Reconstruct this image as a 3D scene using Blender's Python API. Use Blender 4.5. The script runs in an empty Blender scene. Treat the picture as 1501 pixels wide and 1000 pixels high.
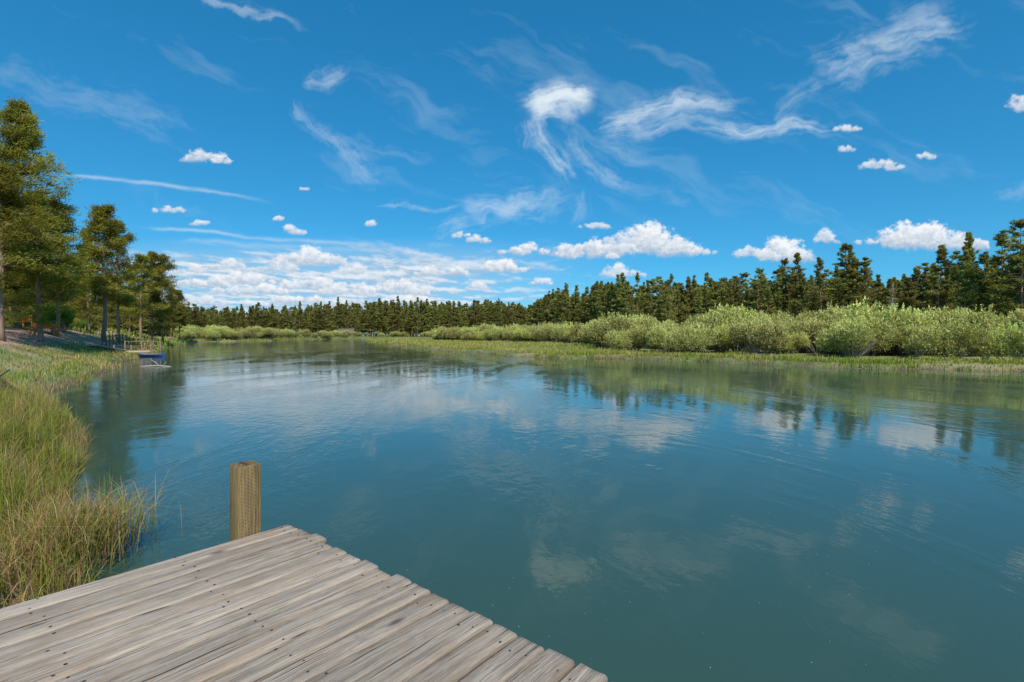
import bpy, math, numpy as np
from mathutils import Vector, Matrix
rng = np.random.default_rng(7)
F=740.0; CAMZ=1.8; PITCH=math.atan(8/740.0)
scene=bpy.context.scene
# ------------------------------------------------------------------ helpers
def link(o,parent=None):
    scene.collection.objects.link(o)
    if parent is not None: o.parent=parent
    return o
def empty(name,loc=(0,0,0)):
    e=bpy.data.objects.new(name,None); e.location=loc; e.empty_display_size=0.3
    return link(e)
def mesh_np(name,v,t,mats,col=None,mi=None,smooth=False):
    v=np.asarray(v,dtype=np.float32); t=np.asarray(t,dtype=np.int32)
    k=t.shape[1]
    me=bpy.data.meshes.new(name)
    me.vertices.add(len(v)); me.vertices.foreach_set('co',v.ravel())
    me.loops.add(t.size); me.loops.foreach_set('vertex_index',t.ravel())
    me.polygons.add(len(t)); me.polygons.foreach_set('loop_start',np.arange(0,t.size,k,dtype=np.int32))
    if mi is not None: me.polygons.foreach_set('material_index',np.asarray(mi,dtype=np.int32))
    if smooth: me.polygons.foreach_set('use_smooth',np.ones(len(t),dtype=bool))
    for m in mats: me.materials.append(m)
    if col is not None:
        a=me.color_attributes.new('Col','FLOAT_COLOR','POINT')
        c=np.ones((len(v),4),dtype=np.float32); c[:,:np.shape(col)[1]]=col
        a.data.foreach_set('color',c.ravel())
    me.update(calc_edges=True)
    return me
class Soup:
    def __init__(s): s.v=[];s.t=[];s.c=[];s.m=[];s.n=0
    def add(s,v,t,c=(1,1,1),m=0):
        v=np.asarray(v,float).reshape(-1,3); t=np.asarray(t,int).reshape(-1,3)
        s.v.append(v); s.t.append(t+s.n); s.n+=len(v)
        cc=np.empty((len(v),3)); cc[:]=c; s.c.append(cc); s.m.append(np.full(len(t),m))
    def quad(s,v,q,c=(1,1,1),m=0):
        q=np.asarray(q,int).reshape(-1,4)
        s.add(v,np.concatenate([q[:,[0,1,2]],q[:,[0,2,3]]]),c,m)
    def mesh(s,name,mats,smooth=False):
        return mesh_np(name,np.concatenate(s.v),np.concatenate(s.t),mats,np.concatenate(s.c),np.concatenate(s.m),smooth)
def tube(s,pts,rad,sides=8,c=(1,1,1),m=0,cap=True):
    pts=np.asarray(pts,float); n=len(pts); rad=np.asarray(rad,float)
    tan=np.gradient(pts,axis=0); tan/=np.linalg.norm(tan,axis=1)[:,None]+1e-9
    ref=np.array([0.31,0.95,0.05]) if abs(tan[0,2])>0.7 else np.array([0,0,1.0])
    a=np.cross(tan,ref); a/=np.linalg.norm(a,axis=1)[:,None]+1e-9
    b=np.cross(tan,a)
    th=np.linspace(0,2*np.pi,sides,endpoint=False)
    v=pts[:,None]+rad[:,None,None]*(a[:,None]*np.cos(th)[None,:,None]+b[:,None]*np.sin(th)[None,:,None])
    q=[]
    for i in range(n-1):
        for j in range(sides):
            k=(j+1)%sides; q.append((i*sides+j,i*sides+k,(i+1)*sides+k,(i+1)*sides+j))
    vv=np.concatenate([v.reshape(-1,3),pts[[0,-1]]])
    q=np.array(q); t=np.concatenate([q[:,[0,1,2]],q[:,[0,2,3]]])
    e=[]
    if cap:
        L=n*sides
        for j in range(sides):
            k=(j+1)%sides; e+= [(L,k,j),(L+1,(n-1)*sides+j,(n-1)*sides+k)]
        t=np.concatenate([t,np.array(e)])
    s.add(vv,t,c,m)
def box(s,c0,size,c=(1,1,1),m=0,R=None,bev=0.0):
    hx,hy,hz=[x/2 for x in size]
    v=np.array([(x,y,z) for x in(-hx,hx) for y in(-hy,hy) for z in(-hz,hz)])
    if R is not None: v=v@np.asarray(R).T
    v=v+np.asarray(c0)
    s.quad(v,[(0,1,3,2),(4,6,7,5),(0,4,5,1),(2,3,7,6),(0,2,6,4),(1,5,7,3)],c,m)
def rotz(a): return np.array([[math.cos(a),-math.sin(a),0],[math.sin(a),math.cos(a),0],[0,0,1]])
def unit(v): return v/(np.linalg.norm(v,axis=-1,keepdims=True)+1e-9)
def sstep(a,b,x):
    t=np.clip((x-a)/(b-a),0,1); return t*t*(3-2*t)
_g=rng.random((256,256))
def vnoise(x,y):
    xi=np.floor(x).astype(int); yi=np.floor(y).astype(int); fx=x-xi; fy=y-yi
    fx=fx*fx*(3-2*fx); fy=fy*fy*(3-2*fy)
    g=lambda a,b:_g[a%256,b%256]
    return (g(xi,yi)*(1-fx)+g(xi+1,yi)*fx)*(1-fy)+(g(xi,yi+1)*(1-fx)+g(xi+1,yi+1)*fx)*fy
_ga=rng.random((256,256))*2*np.pi; _gx=np.cos(_ga).astype(np.float32); _gy=np.sin(_ga).astype(np.float32)
def pnoise(x,y):
    xi=np.floor(x).astype(np.int32); yi=np.floor(y).astype(np.int32); fx=x-xi; fy=y-yi
    u=fx*fx*fx*(fx*(fx*6-15)+10); v=fy*fy*fy*(fy*(fy*6-15)+10)
    def g(a,b,dx,dy): a=a&255;b=b&255; return _gx[a,b]*dx+_gy[a,b]*dy
    n0=g(xi,yi,fx,fy)*(1-u)+g(xi+1,yi,fx-1,fy)*u
    n1=g(xi,yi+1,fx,fy-1)*(1-u)+g(xi+1,yi+1,fx-1,fy-1)*u
    return (n0*(1-v)+n1*v)*1.4
def fbm(x,y,o=5,g=0.55):
    t=0;a=1;s_=0; x=np.asarray(x,np.float32); y=np.asarray(y,np.float32)
    for i in range(o):
        t=t+a*pnoise(x+np.float32(17.3*i),y+np.float32(9.1*i)); s_+=a; a*=g; x=x*np.float32(2.03); y=y*np.float32(2.03)
    return t/s_*1.5
# ------------------------------------------------------------------ node helpers
def newmat(name):
    m=bpy.data.materials.new(name); m.use_nodes=True; nt=m.node_tree; nt.nodes.clear()
    return m,nt
class NT:
    def __init__(s,nt): s.nt=nt
    def n(s,typ,**kw):
        x=s.nt.nodes.new(typ)
        for k,v in kw.items(): setattr(x,k,v)
        return x
    def put(s,sock,val):
        if hasattr(val,'is_output'): s.nt.links.new(val,sock)
        else: sock.default_value=val
    def math(s,op,a,b=0.0,c=0.0,clamp=False):
        x=s.n('ShaderNodeMath',operation=op,use_clamp=clamp)
        s.put(x.inputs[0],a); s.put(x.inputs[1],b); s.put(x.inputs[2],c); return x.outputs[0]
    def vm(s,op,a,b=(0,0,0),c=(0,0,0)):
        x=s.n('ShaderNodeVectorMath',operation=op)
        s.put(x.inputs[0],a)
        if len(x.inputs)>1: s.put(x.inputs[1],b)
        if len(x.inputs)>2: s.put(x.inputs[2],c)
        return x.outputs['Value'] if op in('LENGTH','DOT_PRODUCT') else x.outputs['Vector']
    def noise(s,vec,scale,detail=4,rough=0.55,dist=0.0,out='Fac',dim='3D'):
        x=s.n('ShaderNodeTexNoise',noise_dimensions=dim)
        s.put(x.inputs['Vector'],vec); s.put(x.inputs['Scale'],scale); s.put(x.inputs['Detail'],detail)
        s.put(x.inputs['Roughness'],rough); s.put(x.inputs['Distortion'],dist)
        return x.outputs[out]
    def mapr(s,v,a,b,c=0.0,d=1.0,smooth=True):
        x=s.n('ShaderNodeMapRange'); x.interpolation_type='SMOOTHSTEP' if smooth else 'LINEAR'
        for i,q in enumerate((v,a,b,c,d)): s.put(x.inputs[i],q)
        return x.outputs[0]
    def mix(s,f,a,b,typ='MIX'):
        x=s.n('ShaderNodeMix',data_type='RGBA',blend_type=typ)
        s.put(x.inputs[0],f); s.put(x.inputs[6],a); s.put(x.inputs[7],b); return x.outputs[2]
    def mapping(s,vec,loc=(0,0,0),rot=(0,0,0),sc=(1,1,1),typ='POINT'):
        x=s.n('ShaderNodeMapping',vector_type=typ)
        s.put(x.inputs[0],vec); x.inputs['Location'].default_value=loc; x.inputs['Rotation'].default_value=rot; x.inputs['Scale'].default_value=sc
        return x.outputs[0]
def C(r,g,b): return (r,g,b,1.0)

def foliage_mat(name,base,trans=0.3,var=0.25,rough_noise=1.5):
    m,nt=newmat(name); N=NT(nt)
    at=N.n('ShaderNodeAttribute',attribute_name='Col')
    oi=N.n('ShaderNodeObjectInfo'); geo=N.n('ShaderNodeNewGeometry')
    c=N.mix(1.0,at.outputs['Color'],C(*base),'MULTIPLY')
    hs=N.n('ShaderNodeHueSaturation')
    N.put(hs.inputs['Hue'],N.math('MULTIPLY_ADD',oi.outputs['Random'],0.035,0.482))
    nz=N.noise(geo.outputs['Position'],rough_noise,1)
    val=N.math('MULTIPLY_ADD',nz,var*1.6,1-var*0.8)
    val=N.math('MULTIPLY',val,N.math('MULTIPLY_ADD',oi.outputs['Random'],var*1.6,1-var*0.8))
    N.put(hs.inputs['Value'],val); N.put(hs.inputs['Color'],c)
    d=N.n('ShaderNodeBsdfDiffuse'); t=N.n('ShaderNodeBsdfTranslucent')
    N.put(d.inputs['Color'],hs.outputs[0]); 
    tc=N.mix(1.0,hs.outputs[0],C(1.25,1.2,0.6),'MULTIPLY'); N.put(t.inputs['Color'],tc)
    mx=N.n('ShaderNodeMixShader'); mx.inputs[0].default_value=trans
    nt.links.new(d.outputs[0],mx.inputs[1]); nt.links.new(t.outputs[0],mx.inputs[2])
    o=N.n('ShaderNodeOutputMaterial'); nt.links.new(mx.outputs[0],o.inputs[0]); return m
def simple_mat(name,base,rough=0.8,nscale=6.0,amt=0.4,stretch=(1,1,1),bump=0.2,usecol=True,metal=0.0):
    m,nt=newmat(name); N=NT(nt)
    tc=N.n('ShaderNodeTexCoord'); v=N.mapping(tc.outputs['Object'],sc=stretch)
    nz=N.noise(v,nscale,4,0.6)
    f=N.math('MULTIPLY_ADD',nz,2*amt,1-amt)
    cc=N.n('ShaderNodeCombineColor'); 
    for i in range(3): N.put(cc.inputs[i],f)
    col=N.mix(1.0,C(*base),cc.outputs[0],'MULTIPLY')
    if usecol:
        at=N.n('ShaderNodeAttribute',attribute_name='Col'); col=N.mix(1.0,col,at.outputs['Color'],'MULTIPLY')
    p=N.n('ShaderNodeBsdfPrincipled'); N.put(p.inputs['Base Color'],col); p.inputs['Roughness'].default_value=rough
    p.inputs['Metallic'].default_value=metal
    if bump>0:
        b=N.n('ShaderNodeBump'); b.inputs['Strength'].default_value=bump; b.inputs['Distance'].default_value=0.02
        N.put(b.inputs['Height'],nz); nt.links.new(b.outputs[0],p.inputs['Normal'])
    o=N.n('ShaderNodeOutputMaterial'); nt.links.new(p.outputs[0],o.inputs[0]); return m

M_needle=foliage_mat('needle_foliage',(0.265,0.280,0.082),0.35,0.30)
M_needle_near=foliage_mat('needle_foliage_near',(0.235,0.225,0.045),0.36,0.36,0.6)
M_leaf=foliage_mat('willow_leaf',(0.54,0.535,0.195),0.28,0.22,0.8)
M_shrub=foliage_mat('shrub_leaf',(0.20,0.36,0.06),0.35)
M_grass=foliage_mat('grass_blade',(1.38,1.36,1.25),0.3,0.2,1.0)
M_bark=simple_mat('pine_bark',(0.30,0.19,0.13),0.9,5,0.5,(1,1,0.25),0.5)
M_dead=simple_mat('dead_wood',(0.30,0.26,0.22),0.9,6,0.4,(1,1,0.3),0.4)
M_plank=simple_mat('lumber',(0.36,0.27,0.18),0.8,8,0.35,(1,1,1),0.2)
M_paint=simple_mat('painted',(1,1,1),0.45,3,0.12,(1,1,1),0.05)

# ------------------------------------------------------------------ river outline
left=[(-8,-300),(-6,-60),(-4,-12),(-2.9,-3),(-2.6,0.5),(-2.62,2.4),(-3.0,3.5),(-4.6,5.2),(-7.5,8.4),(-11.4,12.8),(-15.9,18.4),(-21.4,26.6),(-27.4,35),(-42.5,60),(-73,111),(-84,134),(-80,166),(-93,230),(-76,280),(-25,305)]
right=[(0,304),(14,292),(2,278),(-20,260),(-42,230),(-52,190),(-44,158),(-26,106),(-16.5,80),(-9.6,64),(-3.5,51),(5.2,40.5),(11.8,35),(18,30),(25.5,24.8),(45,12),(70,-10),(100,-80),(110,-300)]
def catmull(P,n=8):
    P=np.array(P,float); out=[]
    Q=np.vstack([2*P[0]-P[1],P,2*P[-1]-P[-2]])
    for i in range(1,len(Q)-2):
        p0,p1,p2,p3=Q[i-1:i+3]
        for t in np.linspace(0,1,n,endpoint=False):
            out.append(0.5*((2*p1)+(-p0+p2)*t+(2*p0-5*p1+4*p2-p3)*t*t+(-p0+3*p1-3*p2+p3)*t**3))
    return np.array(out+[P[-1]])
def wob(S,seed,amp):
    r=np.random.default_rng(seed); d=np.linalg.norm(S,axis=1)
    arc=np.concatenate([[0],np.cumsum(np.linalg.norm(np.diff(S,axis=0),axis=1))]); n1=vnoise(arc/5.0+seed*9,arc*0)-0.5; n2=vnoise(arc/1.9+seed*5,arc*0+3)-0.5
    T=np.gradient(S,axis=0); T/=np.linalg.norm(T,axis=1)[:,None]+1e-9; Nn=np.stack([-T[:,1],T[:,0]],1)
    return S+Nn*((n1*2.4+n2*1.1)*amp*np.clip((d-4)/20,0,1))[:,None]+r.normal(0,1,S.shape)*np.clip(d*0.004,0.03,0.5)[:,None]
LS=wob(catmull(left,12),1,0.6); RS=wob(catmull(right,12),2,1.1)
POLY=np.vstack([LS,RS]); NL=len(LS)
A=POLY; B=np.roll(POLY,-1,axis=0)
def river_sd(x,y):
    x=np.asarray(x,float); y=np.asarray(y,float)
    sd=np.empty(len(x)); isl=np.empty(len(x),bool)
    ex=(B-A)[:,0].astype(np.float32); ey=(B-A)[:,1].astype(np.float32); A0=A[:,0].astype(np.float32); A1=A[:,1].astype(np.float32); B1=B[:,1].astype(np.float32)
    for i in range(0,len(x),10000):
        px=x[i:i+10000,None].astype(np.float32); py=y[i:i+10000,None].astype(np.float32)
        wx=px-A0; wy=py-A1
        t=np.clip((wx*ex+wy*ey)/(ex*ex+ey*ey+1e-9),0,1)
        d=(wx-t*ex)**2+(wy-t*ey)**2; k=d.argmin(1); dm=np.sqrt(d[np.arange(len(k)),k])
        cond=(A1>py)!=(B1>py)
        xin=A0+(wy)/(np.where(ey==0,1e-9,ey))*ex
        ins=(np.sum(cond&(px<xin),axis=1)%2)==1
        sd[i:i+10000]=np.where(ins,-dm,dm); isl[i:i+10000]=k<NL
    return sd,isl
def px_at(px,d): return ((px-750.5)/F*d,d)
PATH=catmull([px_at(-40,27),px_at(20,32),px_at(75,37),px_at(120,42.5),px_at(150,48),px_at(178,56),px_at(215,75)],5)
def path_d(x,y):
    return np.min(np.hypot(np.asarray(x)[:,None]-PATH[:,0],np.asarray(y)[:,None]-PATH[:,1]),axis=1)
def ground_z(x,y,full=False):
    x=np.asarray(x,float); y=np.asarray(y,float)
    sd,isl=river_sd(x,y)
    bump=(vnoise(x*0.35+9,y*0.35)-0.5)*0.25*sstep(0.2,3,sd)+(vnoise(x*1.7,y*1.7+4)-0.5)*0.08*sstep(0,1,sd)
    near=sstep(8,30,y)
    far=1-0.75*sstep(80,140,y)
    zl=0.02+0.28*sstep(0,0.8,sd)+(0.25+1.85*near)*far*sstep(0.4,8.0,sd)+0.4*sstep(15,60,sd)
    zr=0.02+0.26*sstep(0,0.7,sd)+0.55*sstep(8,70,sd)
    z=np.where(isl,zl,zr)+bump
    z=np.where(sd<0,-np.minimum(1.5,-sd*0.35)-0.02,np.maximum(z,0.02+0.1*np.minimum(sd,1)))
    return (z,sd,isl) if full else z

# ------------------------------------------------------------------ ground sheet (polar grid)
def build_ground():
    nr,na=300,520
    r=np.exp(np.linspace(math.log(0.6),math.log(3500),nr)); th=np.linspace(0,2*np.pi,na,endpoint=False)
    R,T=np.meshgrid(r,th,indexing='ij'); x=(R*np.sin(T)).ravel(); y=(R*np.cos(T)).ravel()
    z,sd,isl=ground_z(x,y,True)
    v=np.stack([x,y,z],1); v=np.vstack([v,[0,0,float(ground_z([0.0],[0.0])[0])]])
    i=np.arange(nr-1)[:,None]*na; j=np.arange(na)[None]; k=(j+1)%na
    q=np.stack([i+j,i+k,i+na+k,i+na+j],-1).reshape(-1,4)
    t=np.concatenate([q[:,[0,2,1]],q[:,[0,3,2]]])
    c=nr*na; jj=np.arange(na); t=np.concatenate([t,np.stack([np.full(na,c),(jj+1)%na,jj],1)])
    n1=vnoise(x*0.12,y*0.12); n2=vnoise(x*0.6+30,y*0.6)
    green=np.array([0.17,0.21,0.06]); straw=np.array([0.33,0.28,0.12]); mud=np.array([0.15,0.10,0.06]); dirt=np.array([0.46,0.28,0.20]); floor=np.array([0.17,0.14,0.07])
    w=(sstep(0.35,0.75,0.6*n1+0.4*n2))[:,None]
    col=green*(1-w)+straw*w
    fw=(sstep(25,60,sd))[:,None]*0.7; col=col*(1-fw)+floor*fw
    dd=sstep(0.46,0.62,n2)*isl*sstep(2,6,sd)*sstep(16,24,y)*(1-sstep(60,110,y))
    pm=(1-sstep(1.0,2.2,path_d(x,y)+0.8*(n2-0.5)))
    dw=np.maximum(dd,pm)[:,None]; col=col*(1-dw)+dirt*dw
    mw=(1-sstep(0.02,0.2,z))[:,None]; col=col*(1-mw)+mud*mw
    col=np.vstack([col,[0.1,0.1,0.05]])
    m,nt=newmat('ground_soil_grass'); N=NT(nt)
    at=N.n('ShaderNodeAttribute',attribute_name='Col'); g=N.n('ShaderNodeNewGeometry')
    a=N.noise(g.outputs['Position'],1.3,6,0.7); b=N.noise(g.outputs['Position'],14,4,0.7)
    f=N.math('MULTIPLY',N.math('MULTIPLY_ADD',a,1.2,0.4),N.math('MULTIPLY_ADD',b,1.0,0.5))
    cc=N.n('ShaderNodeCombineColor'); [N.put(cc.inputs[i],f) for i in range(3)]
    col2=N.mix(1.0,at.outputs['Color'],cc.outputs[0],'MULTIPLY')
    d=N.n('ShaderNodeBsdfPrincipled'); N.put(d.inputs['Base Color'],col2); d.inputs['Roughness'].default_value=0.95
    bp=N.n('ShaderNodeBump'); bp.inputs['Strength'].default_value=0.6; bp.inputs['Distance'].default_value=0.06; N.put(bp.inputs['Height'],b)
    nt.links.new(bp.outputs[0],d.inputs['Normal'])
    o=N.n('ShaderNodeOutputMaterial'); nt.links.new(d.outputs[0],o.inputs[0])
    link(bpy.data.objects.new('ground',mesh_np('ground',v,t,[m],col,None,True)))
build_ground()

# ------------------------------------------------------------------ water
def build_water():
    m,nt=newmat('river_water'); N=NT(nt)
    g=N.n('ShaderNodeNewGeometry'); P=g.outputs['Position']
    flow=N.mapping(P,rot=(0,0,math.radians(18)),sc=(1,0.55,1))
    r1=N.noise(flow,0.9,2,0.45,0.5)
    r2=N.noise(N.mapping(P,rot=(0,0,0.5),sc=(1,0.7,1)),4.5,3,0.55,0.3)
    r3=N.noise(N.mapping(P,rot=(0,0,0.2),sc=(1,0.6,1)),19.0,2,0.5)
    patch=N.mapr(N.noise(N.mapping(P,rot=(0,0,0.25),sc=(0.22,0.08,1)),1.0,5,0.68,1.2),0.44,0.60)
    h=N.math('ADD',N.math('MULTIPLY',r1,0.0078),N.math('MULTIPLY',r2,N.math('MULTIPLY_ADD',patch,0.0062,0.0014)))
    h=N.math('ADD',h,N.math('MULTIPLY',r3,N.math('MULTIPLY_ADD',patch,0.0022,0.0005)))
    bp=N.n('ShaderNodeBump'); bp.inputs['Strength'].default_value=1.0; bp.inputs['Distance'].default_value=1.0; N.put(bp.inputs['Height'],h)
    p=N.n('ShaderNodeBsdfPrincipled')
    big=N.noise(P,0.12,2,0.5)
    col=N.mix(big,C(0.032,0.076,0.060),C(0.048,0.096,0.070))
    N.put(p.inputs['Base Color'],col); p.inputs['Roughness'].default_value=0.045; p.inputs['IOR'].default_value=1.37
    nt.links.new(bp.outputs[0],p.inputs['Normal'])
    o=N.n('ShaderNodeOutputMaterial'); nt.links.new(p.outputs[0],o.inputs[0])
    s=Soup(); X=420
    s.quad([(-X,-X,0),(X,-X,0),(X,X+60,0),(-X,X+60,0)],[(0,1,2,3)])
    link(bpy.data.objects.new('river_water',s.mesh('river_water',[m])))
build_water()

# ------------------------------------------------------------------ conifers
def conifer(name,seed,H=20,R=2.3,base=0.25,nb=90,npt=8,nt_=5,tl=0.55,tw=0.16,shape=0.75,lean=0.0,trunk_r=0.19,needle=M_needle,clump=0.0,up=0.2,dead=0.0):
    r=np.random.default_rng(seed); s=Soup()
    k=14; hh=np.linspace(0,1,k); bend=np.cumsum(r.normal(0,0.05,(k,2)),0)*H/20
    tp=np.stack([bend[:,0]+lean*H*hh,bend[:,1],hh*H-0.3],1)
    tube(s,tp,trunk_r*(1-hh)**0.8+0.015,8,m=0,c=(1,1,1))
    t=np.sort(r.random(nb))**0.9; hz=base+(1-base)*t*0.985
    prof=((1-t)**shape)*np.minimum(1,0.5+t*3.2)
    L=R*prof*r.uniform(0.5,1.2,nb)+0.18
    az=r.random(nb)*2*np.pi+ r.random()*6
    L*=1+0.25*np.sin(az*2+seed)+0.2*np.sin(az+t*9+seed)
    pitch=up*(1.3*t-0.35)*1.6+r.normal(0,0.12,nb)
    bx=np.interp(hz,hh,tp[:,0]); by=np.interp(hz,hh,tp[:,1]); bz=hz*H-0.3
    o=np.stack([bx,by,bz],1); d=np.stack([np.cos(az)*np.cos(pitch),np.sin(az)*np.cos(pitch),np.sin(pitch)],1)
    lat=np.stack([-np.sin(az),np.cos(az),0*az],1)
    br=0.012+0.012*L
    for i in range(nb):
        e=o[i]+d[i]*L[i]*0.9
        w=br[i]; a=lat[i]*w; b=np.array([0,0,w])
        s.add([o[i]+a,o[i]-a*0.5+b,o[i]-a*0.5-b,e],[(0,1,3),(1,2,3),(2,0,3)],(0.8,0.8,0.8),0)
    for i in range(int(dead)):
        z=r.uniform(0.06,max(base,0.1))*H; a=r.random()*6.28; l=r.uniform(0.4,1.4); q=np.array([np.interp(z/H,hh,tp[:,0]),np.interp(z/H,hh,tp[:,1]),z])
        e=q+np.array([math.cos(a)*l,math.sin(a)*l,r.uniform(-0.3,0.2)])
        s.add([q+(0,0,0.02),q-(0.02,0,0.02),q+(0.02,0,-0.02),e],[(0,1,3),(1,2,3),(2,0,3)],(0.8,0.75,0.7),0)
    sv=r.uniform(0.15,1.0,(nb,npt))**0.7
    side=r.normal(0,0.23,(nb,npt))*(1.15-sv*0.6)
    pos=o[:,None]+d[:,None]*(L[:,None]*sv)[...,None]+lat[:,None]*(L[:,None]*side)[...,None]
    pos[...,2]+=r.normal(0,0.10,(nb,npt))*(1+clump*3)+ 0.10*L[:,None]*sv*sv
    outv=unit(d[:,None]*1.0+lat[:,None]*np.sign(side)[...,None]*0.6+np.array([0,0,0.25]))
    dirs=unit(outv[:,:,None]*0.75+r.normal(0,0.55,(nb,npt,nt_,3)))
    c0=pos[:,:,None]+r.normal(0,0.10+clump,(nb,npt,nt_,3))*np.array([1,1,0.8])
    sd=unit(np.cross(dirs,r.normal(0,1,dirs.shape)))
    ln=tl*r.uniform(0.6,1.2,dirs.shape[:3])[...,None]; wd=tw*r.uniform(0.6,1.2,dirs.shape[:3])[...,None]
    v=np.stack([c0-sd*wd*0.5-dirs*ln*0.3,c0+sd*wd*0.5-dirs*ln*0.3,c0+dirs*ln*0.7],3).reshape(-1,3)
    tint=(r.uniform(0.65,1.3,(nb,1))*r.uniform(0.75,1.25,(nb,npt)))[:,:,None,None]*np.ones((nb,npt,nt_,3))
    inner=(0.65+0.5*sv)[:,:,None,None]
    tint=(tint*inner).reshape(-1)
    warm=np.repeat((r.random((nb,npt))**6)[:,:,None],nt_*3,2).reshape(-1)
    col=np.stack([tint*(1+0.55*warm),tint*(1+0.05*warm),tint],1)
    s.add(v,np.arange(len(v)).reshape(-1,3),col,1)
    return s.mesh(name,[M_bark,needle])
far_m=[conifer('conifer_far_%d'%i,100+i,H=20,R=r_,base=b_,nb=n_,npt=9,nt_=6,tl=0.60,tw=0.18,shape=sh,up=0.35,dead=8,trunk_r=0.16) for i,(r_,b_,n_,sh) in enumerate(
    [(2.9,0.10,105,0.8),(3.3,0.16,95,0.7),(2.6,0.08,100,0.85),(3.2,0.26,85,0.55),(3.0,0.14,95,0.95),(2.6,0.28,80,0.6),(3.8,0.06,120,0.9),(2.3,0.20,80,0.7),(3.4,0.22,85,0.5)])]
def build_forest():
    e=empty('conifer_forest'); r=np.random.default_rng(5)
    tbl_px=[-600,-300,0,200,290,400,500,600,700,760,800,830,860,900,950,1000,1050,1100,1150,1200,1240,1270,1300,1340,1400,1425,1460,1500,1600,1900,2200]
    tbl_d =[155,160,170,230,300,310,325,335,325,300,255,215,205,165,158,150,146,142,136,130,126,124,122,118,110,108,105,100,92,80,72]
    tbl_y =[405,410,425,436,449,447,443,439,442,440,432,420,424,406,400,402,398,392,386,388,376,384,390,380,364,354,352,340,320,300,290]
    P=np.array([px_at(p,d) for p,d in zip(tbl_px,tbl_d)])
    seg=np.linalg.norm(np.diff(P,axis=0),axis=1); cum=np.concatenate([[0],np.cumsum(seg)])
    pts=[]
    for row in range(7):
        s_=0
        while s_<cum[-1]:
            px=np.interp(s_,cum,tbl_px); d=np.interp(s_,cum,tbl_d); ty=np.interp(px,tbl_px,tbl_y)
            dd=d+row*5.0*r.uniform(0.8,1.2)+r.uniform(-3,3); p2=px+r.normal(0,4)
            x,y=px_at(p2,dd)
            h=1.3+(492-ty)/F*d
            if row<3: h*=r.choice([r.uniform(0.35,0.6),r.uniform(0.6,0.8),r.uniform(0.78,0.93),r.uniform(0.92,1.08)],p=[0.18,0.25,0.35,0.22])
            else: h*=r.uniform(0.78,1.04)
            pts.append((x,y,h,row))
            s_+=r.uniform(1.4,3.9)*(1.0 if row<4 else 1.0)*(1.0 if d<200 else 1.2)
    for px,d,ty in [(1243,128,356),(1248,127,362),(1420,108,340),(1495,98,320),(1170,135,370),(905,165,402),(830,215,414),(495,322,436),(585,330,434),(612,330,436),(1150,140,378),(1378,112,360),(1470,103,336)]:
        x,y=px_at(px,d); pts.append((x,y,1.3+(492-ty)/F*d,0))
    pts=np.array(pts); z,sd,_=ground_z(pts[:,0],pts[:,1],True)
    for i,(x,y,h,row) in enumerate(pts):
        if sd[i]<6: continue
        o=bpy.data.objects.new('conifer_part',far_m[r.integers(len(far_m))]); link(o,e)
        sc=h/20; o.location=(x,y,z[i]-0.1); w=sc**0.7*r.uniform(0.85,1.35)*(1.1 if y>200 else 1)*(1.2 if row>2 else 1); o.scale=(w,w,sc); o.rotation_euler=(r.normal(0,0.02),r.normal(0,0.02),r.random()*6.28)
build_forest()

near_m=[conifer('pine_near_0',11,H=18,R=3.6,base=0.18,nb=165,npt=22,nt_=10,tl=0.36,tw=0.075,shape=0.55,trunk_r=0.22,needle=M_needle_near,clump=0.09,up=0.35,dead=10),
        conifer('pine_near_1',12,H=15,R=2.4,base=0.30,nb=78,npt=20,nt_=10,tl=0.34,tw=0.07,shape=0.5,lean=0.02,trunk_r=0.17,needle=M_needle_near,clump=0.08,up=0.3,dead=14),
        conifer('pine_near_2',13,H=14,R=2.7,base=0.16,nb=105,npt=20,nt_=10,tl=0.36,tw=0.07,shape=0.6,trunk_r=0.17,needle=M_needle_near,clump=0.08,up=0.35,dead=10),
        conifer('pine_near_3',14,H=15,R=3.1,base=0.34,nb=80,npt=22,nt_=10,tl=0.36,tw=0.07,shape=0.45,lean=-0.015,trunk_r=0.18,needle=M_needle_near,clump=0.11,up=0.4,dead=16)]
bH=[18,15,14,15]
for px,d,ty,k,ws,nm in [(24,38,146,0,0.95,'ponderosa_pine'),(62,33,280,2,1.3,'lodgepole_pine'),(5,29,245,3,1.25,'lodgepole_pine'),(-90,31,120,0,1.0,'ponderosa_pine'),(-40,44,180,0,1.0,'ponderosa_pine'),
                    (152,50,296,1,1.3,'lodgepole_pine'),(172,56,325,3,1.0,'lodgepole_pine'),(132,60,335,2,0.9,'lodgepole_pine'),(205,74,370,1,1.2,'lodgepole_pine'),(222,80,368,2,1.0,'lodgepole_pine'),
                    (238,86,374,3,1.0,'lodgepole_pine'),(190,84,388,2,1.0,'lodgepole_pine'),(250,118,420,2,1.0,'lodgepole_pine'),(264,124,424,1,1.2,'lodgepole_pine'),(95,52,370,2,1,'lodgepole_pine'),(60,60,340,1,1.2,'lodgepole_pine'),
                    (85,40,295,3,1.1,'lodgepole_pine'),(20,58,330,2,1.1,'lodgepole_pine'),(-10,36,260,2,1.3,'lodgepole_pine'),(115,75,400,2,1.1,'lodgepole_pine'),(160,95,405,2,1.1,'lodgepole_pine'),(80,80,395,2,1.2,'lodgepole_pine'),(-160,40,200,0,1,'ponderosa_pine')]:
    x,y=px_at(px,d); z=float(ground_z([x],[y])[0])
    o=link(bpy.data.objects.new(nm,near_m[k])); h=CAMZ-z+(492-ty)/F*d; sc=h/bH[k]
    o.location=(x,y,z-0.05); o.scale=(sc*ws,sc*ws,sc); o.rotation_euler=(0,0,rng.random()*6.28)

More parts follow.
